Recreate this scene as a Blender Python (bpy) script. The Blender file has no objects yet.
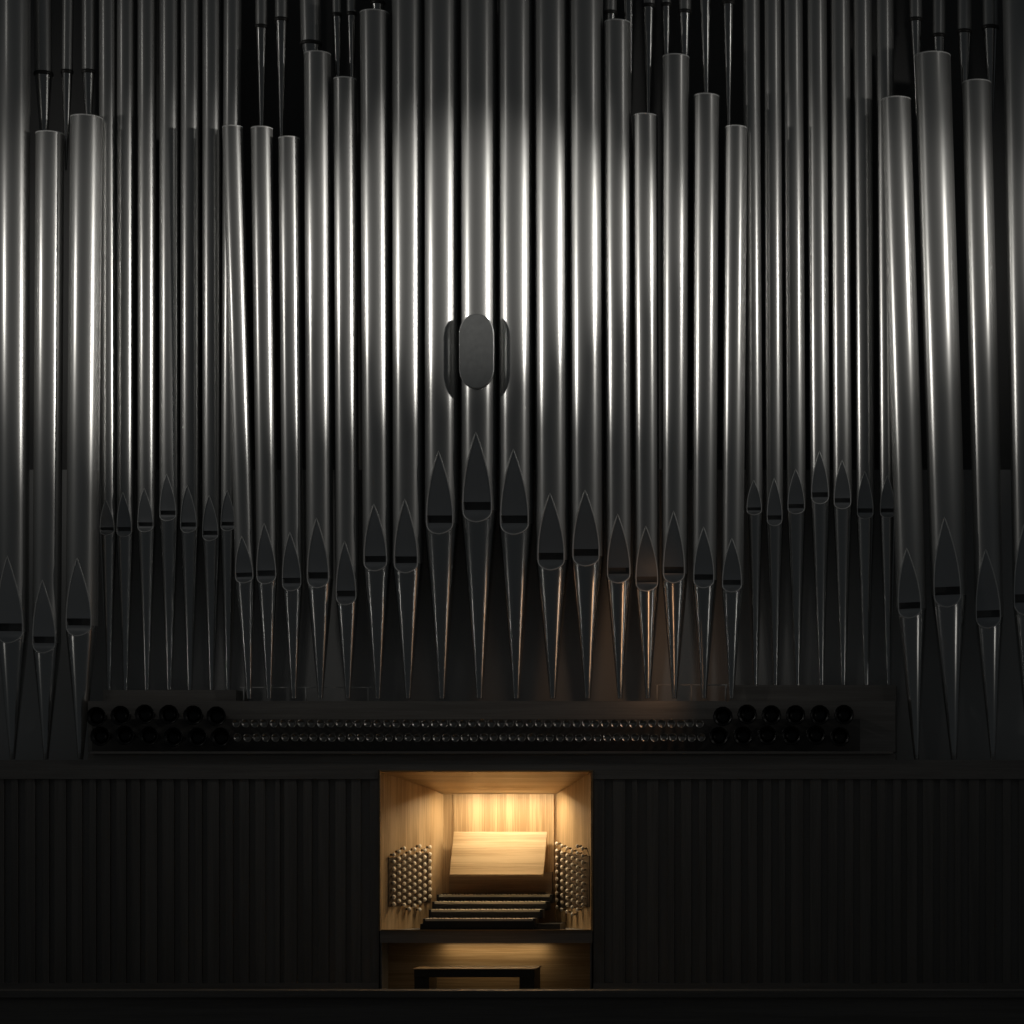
import bpy, bmesh, math, random
from mathutils import Vector, Matrix
random.seed(7)
sc = bpy.context.scene
C = sc.collection

# ------------------------------------------------------------------ camera, light, exposure
F_PX, DIST, VPX, HY = 2640.0, 22.0, 956.0, 800.0     # lens in pixels, distance to pipe front, principal point
CAMX, CAMZ = 3.7, 1.874
cam = bpy.data.objects.new('camera', bpy.data.cameras.new('camera'))
C.objects.link(cam)
cam.location = (CAMX, -DIST, CAMZ)
cam.rotation_euler = (math.pi/2, 0, 0)
cam.data.sensor_width = 36.0
cam.data.lens = F_PX/1024*36
cam.data.shift_x = (512-VPX)/1024
cam.data.shift_y = (HY-512)/1024
cam.data.clip_end = 200
sc.camera = cam

def P(px, py, Y=0.0):
    d = DIST+Y
    return Vector((CAMX+(px-VPX)/F_PX*d, Y, CAMZ+(HY-py)/F_PX*d))
def S(n, Y=0.0):            # length in metres of n pixels at depth Y
    return n/F_PX*(DIST+Y)

w = bpy.data.worlds.new('dark_hall'); sc.world = w; w.use_nodes = True
w.node_tree.nodes['Background'].inputs[0].default_value = (0.92, 1.0, 1.04, 1)
w.node_tree.nodes['Background'].inputs[1].default_value = 0.016

sc.view_settings.view_transform = 'Standard'
sc.view_settings.look = 'None'
sc.view_settings.exposure = 0.0
sc.view_settings.gamma = 1.0
sc.view_settings.use_curve_mapping = False

def light(name, kind, loc, target, energy, color, size=0.2, size_y=None, spot=None, blend=0.5):
    l = bpy.data.lights.new(name, kind)
    l.energy = energy; l.color = color
    if kind == 'AREA':
        l.shape = 'RECTANGLE'; l.size = size; l.size_y = size_y or size
    else:
        l.shadow_soft_size = size
    if kind == 'SPOT':
        l.spot_size = math.radians(spot); l.spot_blend = blend
    o = bpy.data.objects.new(name, l); C.objects.link(o)
    o.location = loc
    o.rotation_euler = (Vector(target)-Vector(loc)).to_track_quat('-Z', 'Y').to_euler()
    return o
WHITE = (1.0, 0.965, 0.90)
WARM = (1.0, 0.60, 0.27)
SR, SL = (6.6, -2.9, 7.15), (-7.6, -3.1, 6.95)
light('stage_spot_right_near', 'SPOT', SR, (2.9, 0, 6.3), 170, WHITE, 0.10, spot=34, blend=1.0)
light('stage_spot_right_far', 'SPOT', SR, (-1.5, 0, 6.34), 1400, WHITE, 0.10, spot=20.5, blend=1.0)
light('stage_spot_left_near', 'SPOT', SL, (-3.6, 0, 6.2), 85, WHITE, 0.10, spot=34, blend=1.0)
light('stage_spot_left_far', 'SPOT', SL, (0.9, 0, 6.36), 850, WHITE, 0.10, spot=19.5, blend=1.0)
light('fill_right', 'SPOT', SR, (-0.6, 0, 6.0), 105, WHITE, 0.10, spot=80, blend=1.0)  # added wide fill pair, carries the spot band on above and below
light('fill_left', 'SPOT', SL, (0.4, 0, 6.0), 90, WHITE, 0.10, spot=80, blend=1.0)
light('high_fill_right', 'SPOT', (6.0, -3.4, 9.5), (-0.3, 0, 8.0), 18, WHITE, 0.06, spot=60, blend=1.0)  # added unseen pair, brings out lines on the upper reed pipes
light('high_fill_left', 'SPOT', (-7.0, -3.6, 9.5), (0.0, 0, 8.0), 18, WHITE, 0.06, spot=60, blend=1.0)
light('low_fill_right', 'SPOT', (6.6, -2.9, 2.9), (-0.3, 0, 3.9), 6, WHITE, 0.06, spot=70, blend=1.0)  # added low pair without a known source, for thin lines on the feet
light('low_fill_left', 'SPOT', (-7.6, -3.1, 2.9), (0.0, 0, 3.9), 6, WHITE, 0.06, spot=70, blend=1.0)
# warm lamps of the console, then an added warm strip
lamp = light('console_lamp', 'AREA', P(500, 796, 0.0), P(500, 850, 0.0), 8.3, (1.0, 0.79, 0.50), 0.80, 0.05)
lamp.rotation_euler = (math.radians(16), 0, 0)
lamp = light('knee_lamp', 'AREA', P(494, 944.5, -0.19), P(494, 965, -0.19), 0.6, (1.0, 0.74, 0.42), 0.85, 0.02)
lamp.rotation_euler = (math.radians(8), 0, 0)
light('warm_fill_strip', 'AREA', P(662, 640, -0.50), P(585, 655, 0), 0.5, (1.0, 0.56, 0.30), 0.04, 0.9)  # unseen strip, added for warm streaks on the pipe feet

# ------------------------------------------------------------------ materials
def mat(name, col, rough=0.5, metal=0.0, spec=0.5, noise=None, grain=None, coat=0.0):
    m = bpy.data.materials.new(name); m.use_nodes = True
    nt = m.node_tree; b = nt.nodes['Principled BSDF']
    b.inputs['Base Color'].default_value = (*col, 1)
    b.inputs['Roughness'].default_value = rough
    b.inputs['Metallic'].default_value = metal
    b.inputs['Specular IOR Level'].default_value = spec
    b.inputs['Coat Weight'].default_value = coat
    tc = nt.nodes.new('ShaderNodeTexCoord')
    if noise:
        amt, scale = noise
        n = nt.nodes.new('ShaderNodeTexNoise'); n.inputs['Scale'].default_value = scale
        n.inputs['Detail'].default_value = 4
        mr = nt.nodes.new('ShaderNodeMapRange')
        mr.inputs['To Min'].default_value = rough-amt; mr.inputs['To Max'].default_value = rough+amt
        nt.links.new(tc.outputs['Object'], n.inputs['Vector'])
        nt.links.new(n.outputs['Fac'], mr.inputs['Value'])
        nt.links.new(mr.outputs['Result'], b.inputs['Roughness'])
    if grain:
        axis, col2, strength = grain
        mp = nt.nodes.new('ShaderNodeMapping')
        sx = {'v': (110, 110, 2.2), 'h': (2.2, 110, 150)}[axis]
        mp.inputs['Scale'].default_value = sx
        n = nt.nodes.new('ShaderNodeTexNoise'); n.inputs['Scale'].default_value = 1.0
        n.inputs['Detail'].default_value = 5; n.inputs['Roughness'].default_value = 0.65
        mp2 = nt.nodes.new('ShaderNodeMapping')
        mp2.inputs['Scale'].default_value = {'v': (9, 9, 0.5), 'h': (0.5, 9, 14)}[axis]
        n2 = nt.nodes.new('ShaderNodeTexNoise'); n2.inputs['Scale'].default_value = 1.0
        n2.inputs['Detail'].default_value = 3
        ad = nt.nodes.new('ShaderNodeMath'); ad.operation = 'ADD'
        r = nt.nodes.new('ShaderNodeValToRGB')
        r.color_ramp.elements[0].position = 0.43; r.color_ramp.elements[0].color = (*col2, 1)
        r.color_ramp.elements[1].position = 0.57; r.color_ramp.elements[1].color = (*col, 1)
        hf = nt.nodes.new('ShaderNodeMath'); hf.operation = 'MULTIPLY'; hf.inputs[1].default_value = 0.5
        nt.links.new(tc.outputs['Object'], mp.inputs['Vector']); nt.links.new(mp.outputs[0], n.inputs['Vector'])
        nt.links.new(tc.outputs['Object'], mp2.inputs['Vector']); nt.links.new(mp2.outputs[0], n2.inputs['Vector'])
        nt.links.new(n.outputs['Fac'], ad.inputs[0]); nt.links.new(n2.outputs['Fac'], ad.inputs[1])
        nt.links.new(ad.outputs[0], hf.inputs[0]); nt.links.new(hf.outputs[0], r.inputs['Fac'])
        nt.links.new(r.outputs['Color'], b.inputs['Base Color'])
        bp = nt.nodes.new('ShaderNodeBump'); bp.inputs['Strength'].default_value = strength
        bp.inputs['Distance'].default_value = 0.002
        nt.links.new(n.outputs['Fac'], bp.inputs['Height']); nt.links.new(bp.outputs[0], b.inputs['Normal'])
    return m
M_TIN = mat('brushed_tin', (0.60, 0.60, 0.59), 0.36, 1.0, noise=(0.03, 60))
nt = M_TIN.node_tree; b1 = nt.nodes['Principled BSDF']; b2 = nt.nodes.new('ShaderNodeBsdfPrincipled')
b1.inputs['Base Color'].default_value = (0.62, 0.62, 0.61, 1)
for l_ in [l for l in nt.links if l.to_socket == b1.inputs['Roughness']]: nt.links.remove(l_)
b1.inputs['Roughness'].default_value = 0.27
b2.inputs['Base Color'].default_value = (0.60, 0.60, 0.59, 1); b2.inputs['Metallic'].default_value = 0.6
b2.inputs['Roughness'].default_value = 0.52
mx = nt.nodes.new('ShaderNodeMixShader'); mx.inputs[0].default_value = 0.5
nt.links.new(b1.outputs[0], mx.inputs[1]); nt.links.new(b2.outputs[0], mx.inputs[2])
nt.links.new(mx.outputs[0], nt.nodes['Material Output'].inputs['Surface'])
M_FOOT = mat('polished_tin_foot', (0.62, 0.62, 0.61), 0.21, 1.0)
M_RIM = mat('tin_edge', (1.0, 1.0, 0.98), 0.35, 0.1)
M_LIP = mat('flat_tin_lip', (0.56, 0.57, 0.58), 0.45, 1.0, noise=(0.05, 25))
M_SLOT = mat('mouth_darkness', (0.30, 0.30, 0.30), 0.9)
M_OAK = mat('oak_vertical', (0.62, 0.44, 0.25), 0.5, grain=('v', (0.40, 0.26, 0.13), 0.25))
M_OAKH = mat('oak_horizontal', (0.62, 0.45, 0.26), 0.45, grain=('h', (0.42, 0.28, 0.14), 0.25))
M_CASE = mat('dark_case_wood', (0.31, 0.29, 0.27), 0.55, grain=('v', (0.24, 0.225, 0.21), 0.2))
M_CASEH = mat('dark_case_wood_horizontal', (0.38, 0.355, 0.33), 0.5, grain=('h', (0.28, 0.26, 0.24), 0.2))
M_BLACK = mat('black_lacquer', (0.05, 0.048, 0.046), 0.4)
M_BACK = mat('backing_stain', (0.45, 0.43, 0.41), 0.8)
M_IVORY = mat('ivory', (0.90, 0.80, 0.66), 0.35)
M_STEM_SHADE = mat('knob_stem_and_shade_brown', (0.10, 0.07, 0.045), 0.5)  # stem wood, also the painted shade behind the knobs
M_EBONY = mat('ebony', (0.012, 0.012, 0.012), 0.3)
M_WALL = mat('hall_wall', (0.20, 0.20, 0.20), 0.9)
M_FLOOR = mat('gallery_floor', (0.12, 0.10, 0.085), 0.7, grain=('h', (0.08, 0.065, 0.055), 0.1))
M_BELL = mat('reed_bell_metal', (0.55, 0.52, 0.48), 0.24, 1.0)
M_PALE = mat('pale_gap_lift', (0.80, 0.80, 0.79), 0.9)
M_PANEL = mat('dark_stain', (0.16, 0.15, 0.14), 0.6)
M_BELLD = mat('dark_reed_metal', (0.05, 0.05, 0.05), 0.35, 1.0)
M_PLATE = mat('dark_plate_metal', (0.50, 0.51, 0.51), 0.5, 0.95, noise=(0.06, 30))

# ------------------------------------------------------------------ mesh helpers
def obj(name, bm, m, parent=None, smooth=False, loc=None):
    me = bpy.data.meshes.new(name)
    bmesh.ops.recalc_face_normals(bm, faces=bm.faces[:])
    bm.to_mesh(me); bm.free()
    if smooth:
        for p in me.polygons: p.use_smooth = True
    me.materials.append(m)
    o = bpy.data.objects.new(name, me); C.objects.link(o)
    if parent: o.parent = parent
    if loc is not None: o.location = loc
    return o
def thing(name, label, cat, loc=(0, 0, 0), group=None):
    o = bpy.data.objects.new(name, None); C.objects.link(o)
    o.empty_display_size = 0.1
    o.location = loc; o['label'] = label; o['category'] = cat
    if group: o['group'] = group
    return o
def tag(o, label, cat, group=None):
    o['label'] = label; o['category'] = cat
    if group: o['group'] = group
    return o
def struct(name, bm, m):
    o = obj(name, bm, m); o['kind'] = 'structure'; return o
def hexa(bm, p):            # 8 corners: front bl br tr tl, back bl br tr tl
    v = [bm.verts.new(q) for q in p]
    for f in ((0,1,2,3), (5,4,7,6), (4,0,3,7), (1,5,6,2), (3,2,6,7), (4,5,1,0)):
        bm.faces.new([v[i] for i in f])
    return v
def box(bm, x0, x1, y0, y1, z0, z1):
    return hexa(bm, [(x0,y0,z0),(x1,y0,z0),(x1,y0,z1),(x0,y0,z1),(x0,y1,z0),(x1,y1,z0),(x1,y1,z1),(x0,y1,z1)])
def pbox(bm, px0, px1, py0, py1, Yf, Yb):    # box whose front face covers those pixels at depth Yf
    a = P(px0, py1, Yf); b = P(px1, py0, Yf)
    return box(bm, a.x, b.x, Yf, Yb, a.z, b.z)
def bevel(bm, off, seg=2):
    bmesh.ops.bevel(bm, geom=bm.edges[:], offset=off, segments=seg, profile=0.5, affect='EDGES')
def tube(bm, pts, r, n=6, closed=False):
    pts = [Vector(p) for p in pts]; rings = []
    N = len(pts)
    for i, p in enumerate(pts):
        a = pts[(i-1) % N] if (closed or i > 0) else p
        b = pts[(i+1) % N] if (closed or i < N-1) else p
        t = (b-a).normalized()
        u = t.cross(Vector((0, 1, 0)))
        if u.length < 1e-4: u = t.cross(Vector((1, 0, 0)))
        u.normalize(); v = t.cross(u)
        rings.append([bm.verts.new(p+(u*math.cos(k*2*math.pi/n)+v*math.sin(k*2*math.pi/n))*r) for k in range(n)])
    for i in range(N if closed else N-1):
        A, B = rings[i], rings[(i+1) % N]
        for k in range(n):
            bm.faces.new((A[k], A[(k+1) % n], B[(k+1) % n], B[k]))
    if not closed:
        bm.faces.new(rings[0]); bm.faces.new(rings[-1][::-1])
def lathe(bm, prof, n=32, M=None, cap0=False, cap1=False):
    rings = []
    for r, z in prof:
        ring = []
        for k in range(n):
            a = 2*math.pi*k/n
            p = Vector((r*math.cos(a), r*math.sin(a), z))
            ring.append(bm.verts.new(M @ p if M else p))
        rings.append(ring)
    for A, B in zip(rings, rings[1:]):
        for k in range(n):
            bm.faces.new((A[k], A[(k+1) % n], B[(k+1) % n], B[k]))
    if cap0: bm.faces.new(rings[0][::-1])
    if cap1: bm.faces.new(rings[-1])
    return rings

# ------------------------------------------------------------------ setting: floor, walls, parapet
FL = CAMZ-1.874
F = -0.35                                     # front of the lower organ case
bm = bmesh.new(); box(bm, -7.5, 7.5, -5.5, 1.6, FL-0.1, FL); struct('floor', bm, M_FLOOR)
bm = bmesh.new(); box(bm, -7.5, 7.5, .62, .8, FL, 9.6); struct('wall_back', bm, M_WALL)
bm = bmesh.new()
pz = P(0, 990.5, -1.9).z
box(bm, -7.3, 7.3, -1.9, -1.78, FL, pz-0.05); box(bm, -7.3, 7.3, -1.94, -1.74, pz-0.05, pz)
struct('trim_1', bm, M_CASEH)

bm = bmesh.new(); box(bm, -7.4, 7.4, .48, .60, 1.9, P(0, 470, .5).z); struct('gap_lift_board', bm, M_PALE)  # pale board added to lift the dark gaps between the pipe feet
# ------------------------------------------------------------------ organ pipes
NS = 40
def leaf_w(t): return 1-(1-t)**1.75
def lip_w(t): return max(0.0, 1-t**2.3)**0.62
def make_pipe(label, group, Y, xt, yt, xb, yb, r_px, W_px, tip_y, lip_y, rz=0.0, name='organ_pipe', xm=None):
    """xt,yt top centre; xb,yb foot tip; mouth from tip_y (leaf tip) to lip_y (lower lip bottom)"""
    base = P(xb, yb, Y); top = P(xt, yt, Y)
    L = (top-base).length
    lean = math.atan2(top.x-base.x, top.z-base.z)
    root = thing(name, label, 'organ pipe', base, group)
    root.rotation_mode = 'ZYX'
    root.rotation_euler = (0, lean, rz)
    r = S(r_px, Y); W = min(S(W_px, Y), r*0.93)
    zt = P(0, tip_y, Y-r).z-base.z; zl = P(0, lip_y, Y-r*.9).z-base.z
    L -= (P(0, yt, Y)-P(0, yt, Y-r)).z if yt > 0 else 0
    h = zt-zl
    zc = zt-0.77*h            # cut-up (top of the opening)
    zs = zl+0.14*h            # bottom of the opening, start of the foot
    # ---- body
    bm = bmesh.new()
    rings = []
    def arc(z, wd, rr):
        a0 = math.asin(min(0.999, wd/rr)) if wd > 0 else 0.0
        vs = []
        for k in range(NS+1):
            a = -math.pi/2 + a0 + (2*math.pi-2*a0)*k/NS
            vs.append(bm.verts.new((rr*math.cos(a), rr*math.sin(a), z)))
        return vs
    NT = 22
    zlist = [(zs, W), (zc, W)]
    for i in range(1, NT+1):
        t = 1-i/NT
        zlist.append((zt-(zt-zc)*t, W*leaf_w(t)))
    nseg = 6
    for i in range(1, nseg+1):
        zlist.append((zt+(L-zt)*i/nseg-(.012 if i == nseg else 0), 0.0))
    zlist.insert(-nseg, (zt+.01, 0.0)); zlist.append((L, 0.0))
    for z, wd in zlist: rings.append(arc(z, wd, r))
    for A, B in zip(rings, rings[1:]):
        for k in range(NS): bm.faces.new((A[k], A[k+1], B[k+1], B[k]))
    # rolled top edge and inner wall
    ri = r*0.93
    bmesh.ops.remove_doubles(bm, verts=bm.verts[:], dist=1e-5)
    obj('pipe_body', bm, M_TIN, root, True)
    bm = bmesh.new()
    lathe(bm, [(ri, L-.35), (ri, L), (r*.985, L+.009), (r*1.012, L+.006), (r*1.012, L-.002), (r*.99, L-.004)], NS, cap0=True)
    obj('top_edge', bm, M_RIM, root, True)
    # ---- upper lip (flattened leaf)
    bm = bmesh.new(); rows = []
    lip = []
    for i in range(NT+1):
        t = i/NT
        wd = W*leaf_w(t); z = zt-(zt-zc)*t
        y = -math.sqrt(max(0, r*r-wd*wd))
        rows.append([bm.verts.new((wd*s, y, z)) for s in (-1, -.5, 0, .5, 1)])
    for A, B in zip(rows, rows[1:]):
        for k in range(4): bm.faces.new((A[k], B[k], B[k+1], A[k+1]))
    bmesh.ops.remove_doubles(bm, verts=bm.verts[:], dist=1e-6)
    obj('upper_lip', bm, M_LIP, root, True)
    yW = -math.sqrt(r*r-W*W)
    # ---- opening
    bm = bmesh.new()
    o_ = [bm.verts.new(p) for p in ((-W, yW, zs), (W, yW, zs), (W, yW, zc), (-W, yW, zc))]
    i_ = [bm.verts.new(p) for p in ((-W*.9, yW*.1, zs-.01), (W*.9, yW*.1, zs-.01), (W*.9, yW*.1, zc+.02), (-W*.9, yW*.1, zc+.02))]
    for k in range(4): bm.faces.new((o_[k], o_[(k+1) % 4], i_[(k+1) % 4], i_[k]))
    bm.faces.new(i_)
    obj('mouth_opening', bm, M_SLOT, root)
    # ---- foot with flattened lower lip
    rt = max(0.020, r*0.17)
    def rf(z): return rt+(r-rt)*(z/zs)
    def fw(z):
        t = (zs-z)/(zs-zl)
        return (min(W, rf(z)*.93)*lip_w(t)) if t < 1 else 0.0
    bm = bmesh.new(); rings = []; lows = []
    NL = 14
    for i in range(NL+1):
        z = zs-(zs-zl)*(1-(1-i/NL)**1.6); wd = fw(z) if i < NL else 0.0
        rings.append(arc(z, wd, rf(z))); lows.append((z, wd, rf(z)))
    for z in (zl*.6, zl*.25, 0.0): rings.append(arc(z, 0, rf(z)))
    for A, B in zip(rings, rings[1:]):
        for k in range(NS): bm.faces.new((A[k], B[k], B[k+1], A[k+1]))
    bmesh.ops.remove_doubles(bm, verts=bm.verts[:], dist=1e-5)
    obj('pipe_foot', bm, M_FOOT, root, True)
    bm = bmesh.new(); rows = []
    for z, wd, rr in lows:
        y = -math.sqrt(max(0, rr*rr-wd*wd))
        rows.append([bm.verts.new((wd*s, y, z)) for s in (-1, -.5, 0, .5, 1)])
    for A, B in zip(rows, rows[1:]):
        for k in range(4): bm.faces.new((A[k], B[k], B[k+1], A[k+1]))
    bmesh.ops.remove_doubles(bm, verts=bm.verts[:], dist=1e-6)
    obj('lower_lip', bm, M_LIP, root, True)
    # ---- raised edge round the mouth
    pts = []
    for i in range(NT+1):
        t = i/NT; wd = W*leaf_w(t)
        pts.append((wd, -math.sqrt(r*r-wd*wd)-.002, zt-(zt-zc)*t))
    for z, wd, rr in lows: pts.append((wd, -math.sqrt(max(0, rr*rr-wd*wd))-.002, z))
    left = [(-x, y, z) for x, y, z in pts[1:-1]][::-1]
    bm = bmesh.new(); tube(bm, pts+left, min(.0048, r*.042), 6, True)
    obj('mouth_edge', bm, M_RIM, root, True)
    return root

ORD = ['first','second','third','fourth','fifth','sixth','seventh','eighth','ninth','tenth','eleventh','twelfth',
       'thirteenth','fourteenth','fifteenth','sixteenth','seventeenth']
FC = 698.5
front = [ # xt, yt, xb, r, W, tip, lip
 (232.5,125.5,249.2,10.0, 8.6,536,583),
 (261.8,126.5,269.2,10.7, 9.4,523,584),
 (289.0,136.5,294.0,10.4, 9.2,532,591),
 (317.5, 51.0,320.5,13.2,10.5,518,588),
 (345.0, 77.0,348.0,11.6, 9.8,541,605),
 (374.5,  9.5,378.0,14.3,11.2,504,571),
 (407.5,-60.0,408.2,15.4,11.5,499,573),
 (441.5,-80.0,442.0,17.2,13.0,451,534),
 (478.5,-100.,479.5,18.2,14.2,432,522),
 (515.8,-90.0,516.3,17.2,13.7,449,534.5),
 (551.0,-80.0,553.0,16.8,13.0,493,570),
 (586.0,-60.0,587.8,16.6,13.0,490,566),
 (617.3, 19.5,620.0,13.2,11.2,514,583),
 (645.3,113.5,648.0,12.2,10.8,526,591),
 (676.0, 54.0,674.5,13.2,10.4,511,583),
 (706.5, 93.5,704.0,12.6, 9.9,527,588),
 (736.0,125.5,731.5,11.0, 9.4,538,592)]
look = ['short organ pipe at the left end of the central row, overlapping the set-back group',
 'short organ pipe, second from left in the central row',
 'lowest-topped organ pipe in the left half of the central row, third from left',
 'tall organ pipe with flat top, fourth from left in the central row',
 'organ pipe with the lowest mouth of the central row, fifth from left',
 'organ pipe whose top just shows under the frame edge, sixth from left in central row',
 'full-height silver organ pipe, leftmost of the six leaving the top of the centre',
 'wide full-height organ pipe directly left of the pipe behind the oval plate',
 'widest central organ pipe with the highest mouth, behind the oval plate',
 'wide full-height organ pipe directly right of the pipe behind the oval plate',
 'full-height organ pipe, second to the right of the pipe behind the oval plate',
 'full-height organ pipe, rightmost of the central six, with warm glow on its foot',
 'organ pipe ending just below the upper edge, right of the full-height central pipes',
 'warm-edged organ pipe topped lower than both neighbours, fourth from right in central row',
 'organ pipe with high rounded top, third from right in the central row',
 'organ pipe of middle height, second from right in the central row',
 'short organ pipe at the right end of the central row']
for (xt,yt,xb,r,W,tp,lp), lb in zip(front, look):
    make_pipe(lb, 'silver pipes of the central row', 0.0, xt, yt, xb, FC, r, W, tp, lp)
YC = 0.17
left_cl = [(107.5,-60,108.8,8.3,7.0,500,535),(126.0,-60,125.5,8.6,7.2,492,537),(147.0,-60,147.0,9.0,7.6,488,532),
           (169.5,-60,169.5,9.6,8.0,474,521),(190.5,-60,190.0,9.3,7.8,485,533),(211.8,-60,211.8,9.0,7.6,495,541),
           (233.0,-60,228.5,8.6,7.0,490,531)]
for i,(xt,yt,xb,r,W,tp,lp) in enumerate(left_cl):
    lb = f'slim set-back organ pipe, {ORD[i]} from left in the group left of centre'
    make_pipe(lb, 'slim set-back pipes on the left', YC, xt, yt, xb, 690, r, W, tp, lp)
right_cl = [(751.0,-60,755.5,8.6,7.2,480,515),(772.5,-60,775.5,8.8,7.4,478,526),(792.8,-60,797.5,9.6,8.2,469,514),
            (816.5,-60,821.5,10.0,8.4,451,504),(840.0,-60,843.5,9.8,8.2,460,509),(862.0,-60,866.5,9.3,7.8,471,519),
            (884.3,-60,889.0,8.7,7.2,475,518)]
for i,(xt,yt,xb,r,W,tp,lp) in enumerate(right_cl):
    lb = f'slim set-back organ pipe, {ORD[i]} from left in the group right of centre'
    make_pipe(lb, 'slim set-back pipes on the right', YC, xt, yt, xb, 685, r, W, tp, lp)
YW = 0.0
lw = [(14.5,-60,12.5,15.5,12.8,556,643),(50.0,131,46.0,13.7,11.2,580,653),(86.5,114.5,80.5,15.5,12.3,558,636)]
lwl = ['large dark silver organ pipe at the far left edge, running out of the top',
       'large silver organ pipe of the left wing, second from the left edge',
       'large silver organ pipe of the left wing beside the slim set-back pipes']
for (xt,yt,xb,r,W,tp,lp), lb in zip(lw, lwl):
    make_pipe(lb, 'large pipes of the left wing', YW, xt, yt, xb, 759.5, r, W, tp, lp)
rw = [(896.0,96.5,916.5,15.0,11.4,548,618,-.20),(932.5,51.5,954.0,18.0,13.2,517,607,-.12),
      (976.5,79.5,993.0,14.5,12.2,549,628,-.16),(1017.0,-60,1031.,15.5,12.8,522,615,-.16)]
rwl = ['large leaning organ pipe of the right wing with its lowest top',
       'widest leaning silver organ pipe of the right wing, second from its inner side',
       'large leaning organ pipe of the right wing with its lowest mouth',
       'large silver organ pipe at the far right edge, running out of the top']
for (xt,yt,xb,r,W,tp,lp,rz), lb in zip(rw, rwl):
    make_pipe(lb, 'large pipes of the right wing', YW-.07, xt, yt, xb, 759.5, r, W, tp, lp, rz)

# ------------------------------------------------------------------ thin reed pipes of the upper tier (behind the pipe tops)
def reed(label, group, x, y_ring, y_tip, r_px, Y, ytop=-50, dx=0.0):
    base = P(x+dx, y_tip, Y); t = P(x, y_ring, Y)
    L = S(y_tip-y_ring, Y)
    root = thing('reed_pipe', label, 'organ pipe', base, group)
    root.rotation_euler = (0, math.atan2(t.x-base.x, L), 0)
    r = S(r_px, Y)
    bm = bmesh.new(); lathe(bm, [(r*.16, 0), (r*.92, L)], 20)
    obj('reed_boot', bm, M_FOOT, root, True)
    bm = bmesh.new(); lathe(bm, [(r*.9, L), (r*1.04, L+.003), (r*1.07, L+.02), (r*1.03, L+.03), (r*.9, L+.033)], 20, cap0=True, cap1=True)
    obj('ring', bm, M_BLACK, root, True)
    L2 = S(y_tip-ytop, Y)
    bm = bmesh.new(); lathe(bm, [(r*.95, L+.033), (r*1.0, L2)], 20)
    obj('resonator', bm, M_TIN, root, True)
YR = 0.17
RD = 150
reeds_l = [(261.5,29,160,6.2,0),(281.5,22,160,6.6,0),(311.0,46,110,10.5,1),(337.0,17,150,4.6,2),(351.5,16,150,4.8,1),(378,5,60,7,0)]
for i,(x,yr,yt,r,dx) in enumerate(reeds_l):
    reed(f'thin upper reed pipe, {ORD[i]} from left in the dark notch left of centre', 'reed pipes above the left notch', x, yr, yt, r, YR, dx=dx)
reeds_r = [(610.5,15,80,6.6,0),(628.5,-20,150,6.4,2),(649,8,160,6.2,-1),(666.5,7,110,4.8,0),(685,14,110,6.4,0),(705.5,-6,150,6.8,1),(728.5,5,160,6.2,0)]
for i,(x,yr,yt,r,dx) in enumerate(reeds_r):
    reed(f'thin upper reed pipe, {ORD[i]} from left in the dark notch right of centre', 'reed pipes above the right notch', x, yr, yt, r, YR, dx=dx)
reeds_w = [(43.5,76,170,9.0,1),(67,74,170,5.8,-1),(88.5,74,150,6.6,0)]
for i,(x,yr,yt,r,dx) in enumerate(reeds_w):
    reed(f'thin reed pipe above the left wing pipes, {ORD[i]} from left', 'reed pipes above the left wing', x, yr, yt, r, YR, dx=dx)
reeds_x = [(916,22,115,6.6,1),(939,38,110,6.6,0),(964.5,34,135,7.4,0),(990.5,30,135,8.2,1)]
for i,(x,yr,yt,r,dx) in enumerate(reeds_x):
    reed(f'thin reed pipe above the right wing pipes, {ORD[i]} from left', 'reed pipes above the right wing', x, yr, yt, r, YR, dx=dx)
# racks that carry the reed pipes, hidden in the dark behind the tops
def rack(label, x0, x1, ytip):
    a = P(x0, ytip, YR); b = P(x1, ytip, YR)
    bm = bmesh.new(); box(bm, a.x, b.x, YR-.12, YR+.14, a.z-.06, a.z)
    for x in (a.x+.02, b.x-.07): box(bm, x, x+.05, YR+.14, 1.4, a.z-.06, a.z)
    tag(obj('reed_rack', bm, M_BLACK), label, 'rack', None)

# ------------------------------------------------------------------ case: chests, beam, panels
wc = thing('wind_chest', 'long dark wooden chest under the central pipe row, reed bells on its front', 'organ chest', P(490, 752, -.1))
bm = bmesh.new(); pbox(bm, 88, 895, 701, 752, -0.216, 0.06)
bmesh.ops.translate(bm, verts=bm.verts[:], vec=-wc.location); obj('chest_box', bm, M_CASEH, wc)
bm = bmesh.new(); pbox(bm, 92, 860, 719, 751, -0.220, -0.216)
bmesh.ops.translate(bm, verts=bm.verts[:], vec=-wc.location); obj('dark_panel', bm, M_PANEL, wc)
bm = bmesh.new(); pbox(bm, 103, 236, 690, 752, 0.065, 0.45)
tag(obj('wind_chest', bm, M_CASEH), 'low dark wooden chest under the slim set-back pipes on the left', 'organ chest')
bm = bmesh.new(); pbox(bm, 729, 896, 685, 752, 0.065, 0.45)
tag(obj('wind_chest', bm, M_CASEH), 'low dark wooden chest under the slim set-back pipes on the right', 'organ chest')
bm = bmesh.new(); pbox(bm, 90, 893, 751.5, 754, -0.40, 0.16); bevel(bm, .004)
tag(obj('cornice_ledge', bm, M_CASEH), 'thin wooden ledge under the reed bells, catching warm light at the centre', 'ledge')
bm = bmesh.new()
x0, x1 = P(-330, 0, F).x, P(1200, 0, F).x
zt_, zb_ = P(0, 760, F).z, P(0, 770, F).z
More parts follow.
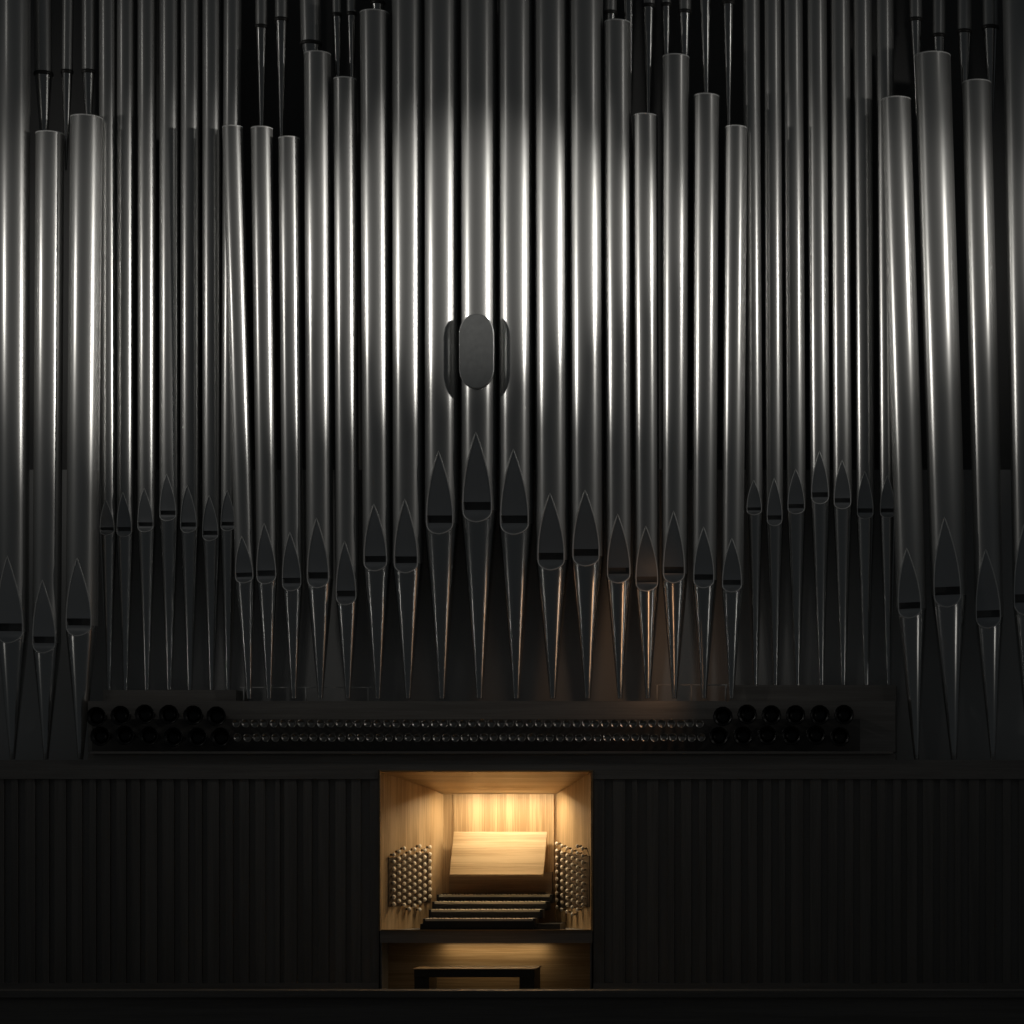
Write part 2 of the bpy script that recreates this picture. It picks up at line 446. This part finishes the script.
box(bm, x0, x1, F, 0.5, zb_, zt_)
box(bm, P(88, 0, F).x, P(895, 0, F).x, F, 0.5, zt_, P(0, 754, F).z)
tag(obj('case_beam', bm, M_CASEH), 'long dark wooden beam above the console niche and slatted panels', 'beam')

def slatted(label, xa, xb, gaps):
    root = thing('slatted_panel', label, 'wall panel', P((xa+xb)/2, 1029, F))
    ox = root.location
    def part(name, bm, m):
        bmesh.ops.translate(bm, verts=bm.verts[:], vec=-ox); return obj(name, bm, m, root)
    zt, zb = P(0, 770, F).z-.001, FL
    top, bot = P(0, 779, F).z, P(0, 983, F).z
    A, B = P(xa, 0, F).x, P(xb, 0, F).x
    bm = bmesh.new(); box(bm, A, B, F, F+.05, top, zt)
    part('top_rail', bm, M_CASEH)
    bm = bmesh.new(); box(bm, A, B, F, F+.05, zb, bot)
    part('bottom_rail', bm, M_CASEH)
    bm = bmesh.new(); box(bm, A, B, F+.05, F+.08, zb, zt); part('backing_board', bm, M_BACK)
    bm = bmesh.new(); e = xa
    for g0, g1 in gaps+[(xb, xb)]:
        if g0 > e+.5: box(bm, P(e, 0, F).x, P(g0, 0, F).x, F+.012, F+.05, bot, top)
        e = g1
    part('slats', bm, M_CASE)
gl = [(360,370),(345,351),(328,335),(311,318),(296,303),(279,284),(264,275),(248,255)]
x = 232
while x > -300: gl.append((x, x+random.choice((6,7,8)))); x -= random.choice((14,16,17))
slatted('dark slatted wood panel left of the console niche', -320, 378.5, sorted(gl))
gr = [(604,613),(625,632),(637,647),(658,668),(674,681),(691,699),(706,712),(723,731)]
x = 741
while x < 1180: gr.append((x, x+random.choice((6,7,8)))); x += random.choice((14,16,18))
slatted('dark slatted wood panel right of the console niche', 593.3, 1190, gr)

# rail behind the feet
for a, b, lb, yy in ((240,372,'thin metal rail behind the feet of the left central pipes',687.5), (655,728,'thin metal rail behind the feet of the right central pipes',685)):
    p, q = P(a, yy, .10), P(b, yy, .10)
    bm = bmesh.new(); tube(bm, [p, q], .005, 8)
    for t in (.03, .5, .97):
        m_ = p.lerp(q, t); box(bm, m_.x-.006, m_.x+.006, .094, .106, P(0, 701, -0.22).z-.0, m_.z)
    tag(obj('rack_rail', bm, M_RIM, None, True), lb, 'rail')

# ------------------------------------------------------------------ console
con = thing('organ_console', 'light oak organ console niche with four keyboards, lit warm from inside', 'organ console', P(486, 1029, F))
def cpart(name, bm, m, parent=None, smooth=False):
    par = parent or con
    off = con.location
    bmesh.ops.translate(bm, verts=bm.verts[:], vec=-off)
    return obj(name, bm, m, par, smooth)
YB = F+.65
def panel(quad, th):        # thickened quad, quad listed front->..., extruded along normal away from the niche inside
    a, b, c, d = [Vector(q) for q in quad]
    n = (b-a).cross(d-a).normalized()*th
    bm = bmesh.new()
    hexa(bm, [a, b, c, d, a+n, b+n, c+n, d+n]); return bm
KEYZ = 1.874-(960-800)/2640*21.7
# back panel with a slightly recessed strip at its left
a, b = P(440, 0, YB), P(560, 0, YB)
bm = bmesh.new(); box(bm, a.x, b.x, YB, YB+.03, P(0, 935, F).z, P(0, 780, YB).z); cpart('back_panel', bm, M_OAK)
a, b = P(453.5, 0, YB-.025), P(554, 0, YB-.025)
bm = bmesh.new(); box(bm, a.x, b.x, YB-.025, YB, P(0, 935, F).z, P(0, 794, YB).z); cpart('back_board', bm, M_OAK)
# soffit
zf, zbk = P(0, 771.8, F).z, P(0, 795, YB).z
bm = panel([(P(380, 0, F).x, F+.004, zf), (P(592, 0, F).x, F+.004, zf), (P(560, 0, YB).x, YB+.02, zbk), (P(440, 0, YB).x, YB+.02, zbk)], .006)
cpart('soffit', bm, M_OAKH)
# sill board
bm = bmesh.new(); pbox(bm, 380, 592, 930.5, 943, F-.03, F+.62); cpart('sill_board', bm, M_CASEH)
# thin edge moulding round the opening
bm = bmesh.new()
pbox(bm, 379, 380.4, 770.1, 931, F-.012, F+.03); pbox(bm, 591.4, 592.8, 770.1, 931, F-.012, F+.03)
pbox(bm, 379, 592.8, 770.1, 771.3, F-.014, F+.03)
cpart('edge_moulding', bm, M_OAKH)
bm = bmesh.new(); pbox(bm, 381, 591, 929.6, 930.8, F-.045, F-.03); cpart('sill_edge', bm, M_OAKH)
# knee panel below
bm = bmesh.new(); a, b = P(380.5, 0, F), P(591.5, 0, F)
box(bm, a.x, b.x, F+.24, F+.27, FL, P(0, 943, F).z); cpart('knee_panel', bm, M_OAKH)
bm = bmesh.new(); box(bm, a.x, a.x+.012, F, F+.24, FL, P(0, 943, F).z); cpart('knee_cheek', bm, M_CASE)
bm = bmesh.new(); box(bm, b.x-.012, b.x, F, F+.24, FL, P(0, 943, F).z); cpart('knee_cheek', bm, M_CASE)
# keyboards
man = [(425.2,532,919.3,-.40),(431,539,910.3,-.25),(434.5,544.6,902.3,-.10),(439,549,895.3,.05)]
for i,(xa,xb,y,Y) in enumerate(man):
    a, b = P(xa, y, Y), P(xb, y, Y)
    zk = a.z
    slip = bmesh.new(); box(slip, a.x-.015, b.x+.02, Y+.012, Y+.16, zk-.068, zk-.012)
    kb = cpart('keyboard', slip, M_BLACK)
    if i == 0: kb['label'] = 'lowest keyboard, nearest the player'
    if i == 3: kb['label'] = 'topmost keyboard under the music desk'
    wk = bmesh.new(); n = 36; pw = (b.x-a.x)/n
    for k in range(n): box(wk, a.x+k*pw+.0003, a.x+(k+1)*pw-.0003, Y, Y+.15, zk-.014, zk+.005)
    bmesh.ops.translate(wk, verts=wk.verts[:], vec=-con.location); obj('white_keys', wk, M_IVORY, kb)
    bk = bmesh.new()
    for k in range(1, n):
        if k % 7 not in (0, 3): box(bk, a.x+k*pw-.006, a.x+k*pw+.006, Y+.055, Y+.15, zk+.005, zk+.011)
    bmesh.ops.translate(bk, verts=bk.verts[:], vec=-con.location); obj('black_keys', bk, M_EBONY, kb)
    for c0, c1 in ((b.x+.003, b.x+.025), (a.x-.025, a.x-.003)):
        ck = bmesh.new(); box(ck, c0, c1, Y+.03, Y+.16, zk-.068, zk+.004); cpart('key_cheek', ck, M_BLACK)
# dark block under the music desk and the toe block right and left of the keyboards
a, b = P(449, 890, .205), P(552, 874, .205)
bm = bmesh.new(); box(bm, a.x, b.x, .205, .27, P(0, 896, .2).z, P(0, 872, .2).z); cpart('name_board', bm, mat('dark_stained_oak', (.34, .24, .15), .5, grain=('h', (.22, .15, .09), .2)))
bm = bmesh.new(); pbox(bm, 533, 560, 924, 931, F+.02, F+.30)
pbox(bm, 420, 533, 924, 931, F-.02, F+.2)
cpart('key_bed', bm, M_BLACK)
# music desk (leaning)
q = [P(449.2, 874.5, .02), P(543.3, 875.5, .02), P(547.3, 831.6, .19), P(453.8, 831.6, .19)]
q[2].z = q[3].z; q[0].z = q[1].z
bm = panel(q, -.022)
bmesh.ops.recalc_face_normals(bm, faces=bm.faces[:]); bevel(bm, .003)
md = cpart('music_desk', bm, M_OAKH); md['label'] = 'pale leaning board with horizontal grain'
bm = bmesh.new(); p0, p1 = P(449.2, 874.8, .015), P(543.3, 874.8, .015)
box(bm, p0.x, p1.x, -.01, .02, p0.z-.012, p0.z+.004); obj_ = bm
bmesh.ops.translate(bm, verts=bm.verts[:], vec=-con.location); obj('desk_ledge', bm, M_OAKH, md)
for t in (.12, .88):
    bm = bmesh.new(); xx = p0.x+(p1.x-p0.x)*t
    box(bm, xx-.015, xx+.015, .12, .27, p0.z+.08, p0.z+.11)
    bmesh.ops.translate(bm, verts=bm.verts[:], vec=-con.location); obj('desk_bracket', bm, M_BLACK, md)

# ---- stop jambs with draw knobs (each a block of its own)
def facet_hit(px, py, A, B):
    dA, dB = B.x-A.x, B.y-A.y
    kx = (px-VPX)/F_PX           # X = CAMX + kx*(DIST+Y)
    # A.x+s*dA = CAMX+kx*(DIST+A.y+s*dB)
    s = (CAMX+kx*(DIST+A.y)-A.x)/(dA-kx*dB)
    Y = A.y+s*dB
    return P(px, py, Y)
def interp(tab, x):
    for (x0, y0), (x1, y1) in zip(tab, tab[1:]):
        if x0 <= x <= x1: return y0+(y1-y0)*(x-x0)/(x1-x0)
    return tab[0][1] if x < tab[0][0] else tab[-1][1]
def jamb(label, pts, side, cols, slope, topt, bott, start, plate):
    """pts: (px, Y) corners front -> back of the jamb"""
    W_ = [P(px, 0, Y) for px, Y in pts]
    root = thing('stop_jamb', label, 'stop jamb', (W_[1].x, W_[1].y, P(0, 930, F).z))
    off = root.location
    z0 = P(0, 930.2, F).z
    bm = bmesh.new()
    def ztop(Y): return zf+(zbk-zf)*(Y-F)/(YB-F)
    # solid block between the facets and the case side
    out = W_[0].x+side*0.012
    ring = [(v.x, v.y) for v in W_]
    n = len(ring)
    lo = [bm.verts.new((x, y, z0)) for x, y in ring]+[bm.verts.new((ring[-1][0]+side*.03, ring[-1][1]+.0, z0)), bm.verts.new((out, ring[0][1]+.02, z0))]
    hi = [bm.verts.new((x, y, ztop(y)-.001)) for x, y in ring]+[bm.verts.new((ring[-1][0]+side*.03, ring[-1][1], ztop(ring[-1][1])-.001)), bm.verts.new((out, ring[0][1]+.02, ztop(F)-.004))]
    m = len(lo)
    for k in range(m): bm.faces.new((lo[k], lo[(k+1) % m], hi[(k+1) % m], hi[k]))
    bm.faces.new(lo[::-1]); bm.faces.new(hi)
    bmesh.ops.translate(bm, verts=bm.verts[:], vec=-off)
    obj('jamb_panel', bm, M_OAK, root)
    A, B = W_[0], W_[1]
    d = Vector((B.x-A.x, B.y-A.y, 0)).normalized()
    nrm = Vector((d.y, -d.x, 0))
    if nrm.y > 0: nrm = -nrm
    # dark board standing in for the shade between the knobs
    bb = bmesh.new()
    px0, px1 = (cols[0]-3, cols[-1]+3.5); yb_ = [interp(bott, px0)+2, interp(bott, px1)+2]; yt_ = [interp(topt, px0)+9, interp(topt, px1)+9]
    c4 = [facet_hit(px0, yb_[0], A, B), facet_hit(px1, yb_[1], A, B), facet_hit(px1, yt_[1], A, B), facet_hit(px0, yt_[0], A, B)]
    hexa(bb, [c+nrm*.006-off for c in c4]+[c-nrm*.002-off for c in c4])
    obj('knob_shade_board', bb, M_STEM_SHADE, root)
    # knob prototype, axis along +Y -> rotated to nrm
    ang = math.atan2(nrm.y, nrm.x)-math.atan2(-1, 0)
    kb = bmesh.new()
    R = Matrix.Rotation(math.pi/2, 4, 'X')      # z -> -y
    lathe(kb, [(.011, .024), (.0155, .028), (.0178, .034), (.015, .042), (.007, .046), (.0005, .0465)], 12, R, cap0=True)
    bmesh.ops.remove_doubles(kb, verts=kb.verts[:], dist=1e-5)
    st = bmesh.new(); lathe(st, [(.012, 0), (.007, .006), (.0065, .026)], 8, R, cap0=True, cap1=True)
    mk = bpy.data.meshes.new('knob_head'); ms = bpy.data.meshes.new('knob_stem')
    for b_, me, ma in ((kb, mk, M_IVORY), (st, ms, M_STEM_SHADE)):
        bmesh.ops.recalc_face_normals(b_, faces=b_.faces[:]); b_.to_mesh(me); b_.free(); me.materials.append(ma)
        for p in me.polygons: p.use_smooth = True
    cnt = 0
    for ci, cx in enumerate(cols):
        y = start+slope*ci
        while y > topt[0][1]-20: y -= 7.05
        while y < 925:
            if interp(topt, cx)-.5 <= y <= interp(bott, cx)+.5:
                h = facet_hit(cx, y, A, B)
                o = bpy.data.objects.new('draw_knob', mk); C.objects.link(o); o.parent = root
                o.location = h-off; o.rotation_euler = (0, 0, ang); cnt += 1
                s = bpy.data.objects.new('knob_stem', ms); C.objects.link(s); s.parent = o
            y += 7.05
    print('knobs', cnt)
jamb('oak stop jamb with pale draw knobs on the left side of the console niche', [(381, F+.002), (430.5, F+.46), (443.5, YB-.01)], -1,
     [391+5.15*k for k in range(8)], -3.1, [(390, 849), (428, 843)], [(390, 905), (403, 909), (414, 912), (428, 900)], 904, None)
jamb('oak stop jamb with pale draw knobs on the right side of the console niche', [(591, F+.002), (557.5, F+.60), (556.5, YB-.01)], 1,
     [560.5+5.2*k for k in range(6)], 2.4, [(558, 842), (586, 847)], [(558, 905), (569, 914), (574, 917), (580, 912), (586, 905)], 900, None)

# ------------------------------------------------------------------ bench
Yb0, Yb1 = -.76, -.40
bx = P(412.5, 0, Yb0).x; bx1 = P(535, 0, Yb0).x; bz = P(0, 968.5, Yb0).z
bench = thing('organ_bench', 'dark wooden organ bench standing before the console, warm light on its top', 'bench', ((bx+bx1)/2, (Yb0+Yb1)/2, FL))
def bpart(name, x0, x1, y0, y1, z0, z1, m):
    bm = bmesh.new(); box(bm, x0, x1, y0, y1, z0, z1); bevel(bm, .004)
    bmesh.ops.translate(bm, verts=bm.verts[:], vec=-bench.location); obj(name, bm, m, bench)
bpart('seat', bx, bx1, Yb0, Yb1, bz-.010, bz, M_OAKH)
bpart('apron', bx+.01, bx1-.005, Yb0+.008, Yb0+.04, bz-.072, bz-.010, M_BLACK)
bpart('leg', bx1-.13, bx1-.01, Yb0+.02, Yb1-.02, FL, bz-.010, M_BLACK)
bpart('leg', bx+.01, bx+.13, Yb0+.02, Yb1-.02, FL, bz-.010, M_BLACK)
# stage for the pedals: board under the bench
# ------------------------------------------------------------------ oval plate
pc = P(476.7, 351.5, -.178)
pl = thing('oval_plate', 'dark grey oval metal plate fixed in front of the widest central organ pipe', 'plate', pc)
hw, hh = S(17.4, -.178), S(37.5, -.178)
def stad(s, n=64):
    out = []
    for k in range(n):
        a = 2*math.pi*k/n; c, si = math.cos(a), math.sin(a)
        e = 2/2.35
        x = hw*s*math.copysign(abs(c)**e, c); z = (hh-hw*1.05)*0+0
        # half circles with flattened ends joined by straight sides
        rz_ = hw*1.22*s; cz = (hh*s-rz_)*(1 if si > 0 else -1 if si < 0 else 0)
        x = hw*s*math.copysign(abs(c)**.88, c)
        out.append((x, cz+rz_*math.copysign(abs(si)**1.0, si)))
    return out
bm = bmesh.new()
levels = [(1.0, .012), (1.0, -.008), (.97, -.014), (.90, -.014)]
rings = [[bm.verts.new((x, y, z)) for x, z in stad(s)] for s, y in levels]
for A, B in zip(rings, rings[1:]):
    for k in range(64): bm.faces.new((A[k], A[(k+1) % 64], B[(k+1) % 64], B[k]))
bm.faces.new(rings[0][::-1]); bm.faces.new(rings[-1])
obj('plate_disc', bm, M_PLATE, pl)
bm = bmesh.new()
for zc_ in (-.15, .15): lathe(bm, [(.02, 0), (.02, .015)], 12, Matrix.Translation((.012, .010, zc_)) @ Matrix.Rotation(-math.pi/2, 4, 'X'), cap0=True, cap1=True)
obj('mounting_stud', bm, M_BLACK, pl)

# ------------------------------------------------------------------ horizontal reed bells on the chest front
def bell_mesh(name, r, L, ma):
    bm = bmesh.new(); R = Matrix.Rotation(math.pi/2, 4, 'X')
    lathe(bm, [(r*.35, 0), (r*.42, L*.55), (r*.60, L*.8), (r*1.0, L), (r*1.0, L+.002), (r*.90, L+.001), (r*.62, L-r*.55), (r*.25, L-r*.7)], 14, R, cap0=True, cap1=True)
    me = bpy.data.meshes.new(name); bmesh.ops.recalc_face_normals(bm, faces=bm.faces[:]); bm.to_mesh(me); bm.free()
    for p in me.polygons: p.use_smooth = True
    me.materials.append(ma); return me
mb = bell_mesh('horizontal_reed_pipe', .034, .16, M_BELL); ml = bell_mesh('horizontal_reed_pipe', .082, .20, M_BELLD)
def bell(me, px, py, label, group):
    o = bpy.data.objects.new('horizontal_reed_pipe', me); C.objects.link(o)
    o.location = P(px, py, -.219); tag(o, label, 'organ pipe', group)
for row, py in (('upper', 724), ('lower', 738)):
    for k in range(50):
        px = 241+9.4*k+(2 if row == 'lower' else 0)+random.uniform(-.5, .5)
        bell(mb, px, py+random.uniform(-.4, .4), f'small dark reed bell in the {row} row on the long chest front', f'small reed bells, {row} row')
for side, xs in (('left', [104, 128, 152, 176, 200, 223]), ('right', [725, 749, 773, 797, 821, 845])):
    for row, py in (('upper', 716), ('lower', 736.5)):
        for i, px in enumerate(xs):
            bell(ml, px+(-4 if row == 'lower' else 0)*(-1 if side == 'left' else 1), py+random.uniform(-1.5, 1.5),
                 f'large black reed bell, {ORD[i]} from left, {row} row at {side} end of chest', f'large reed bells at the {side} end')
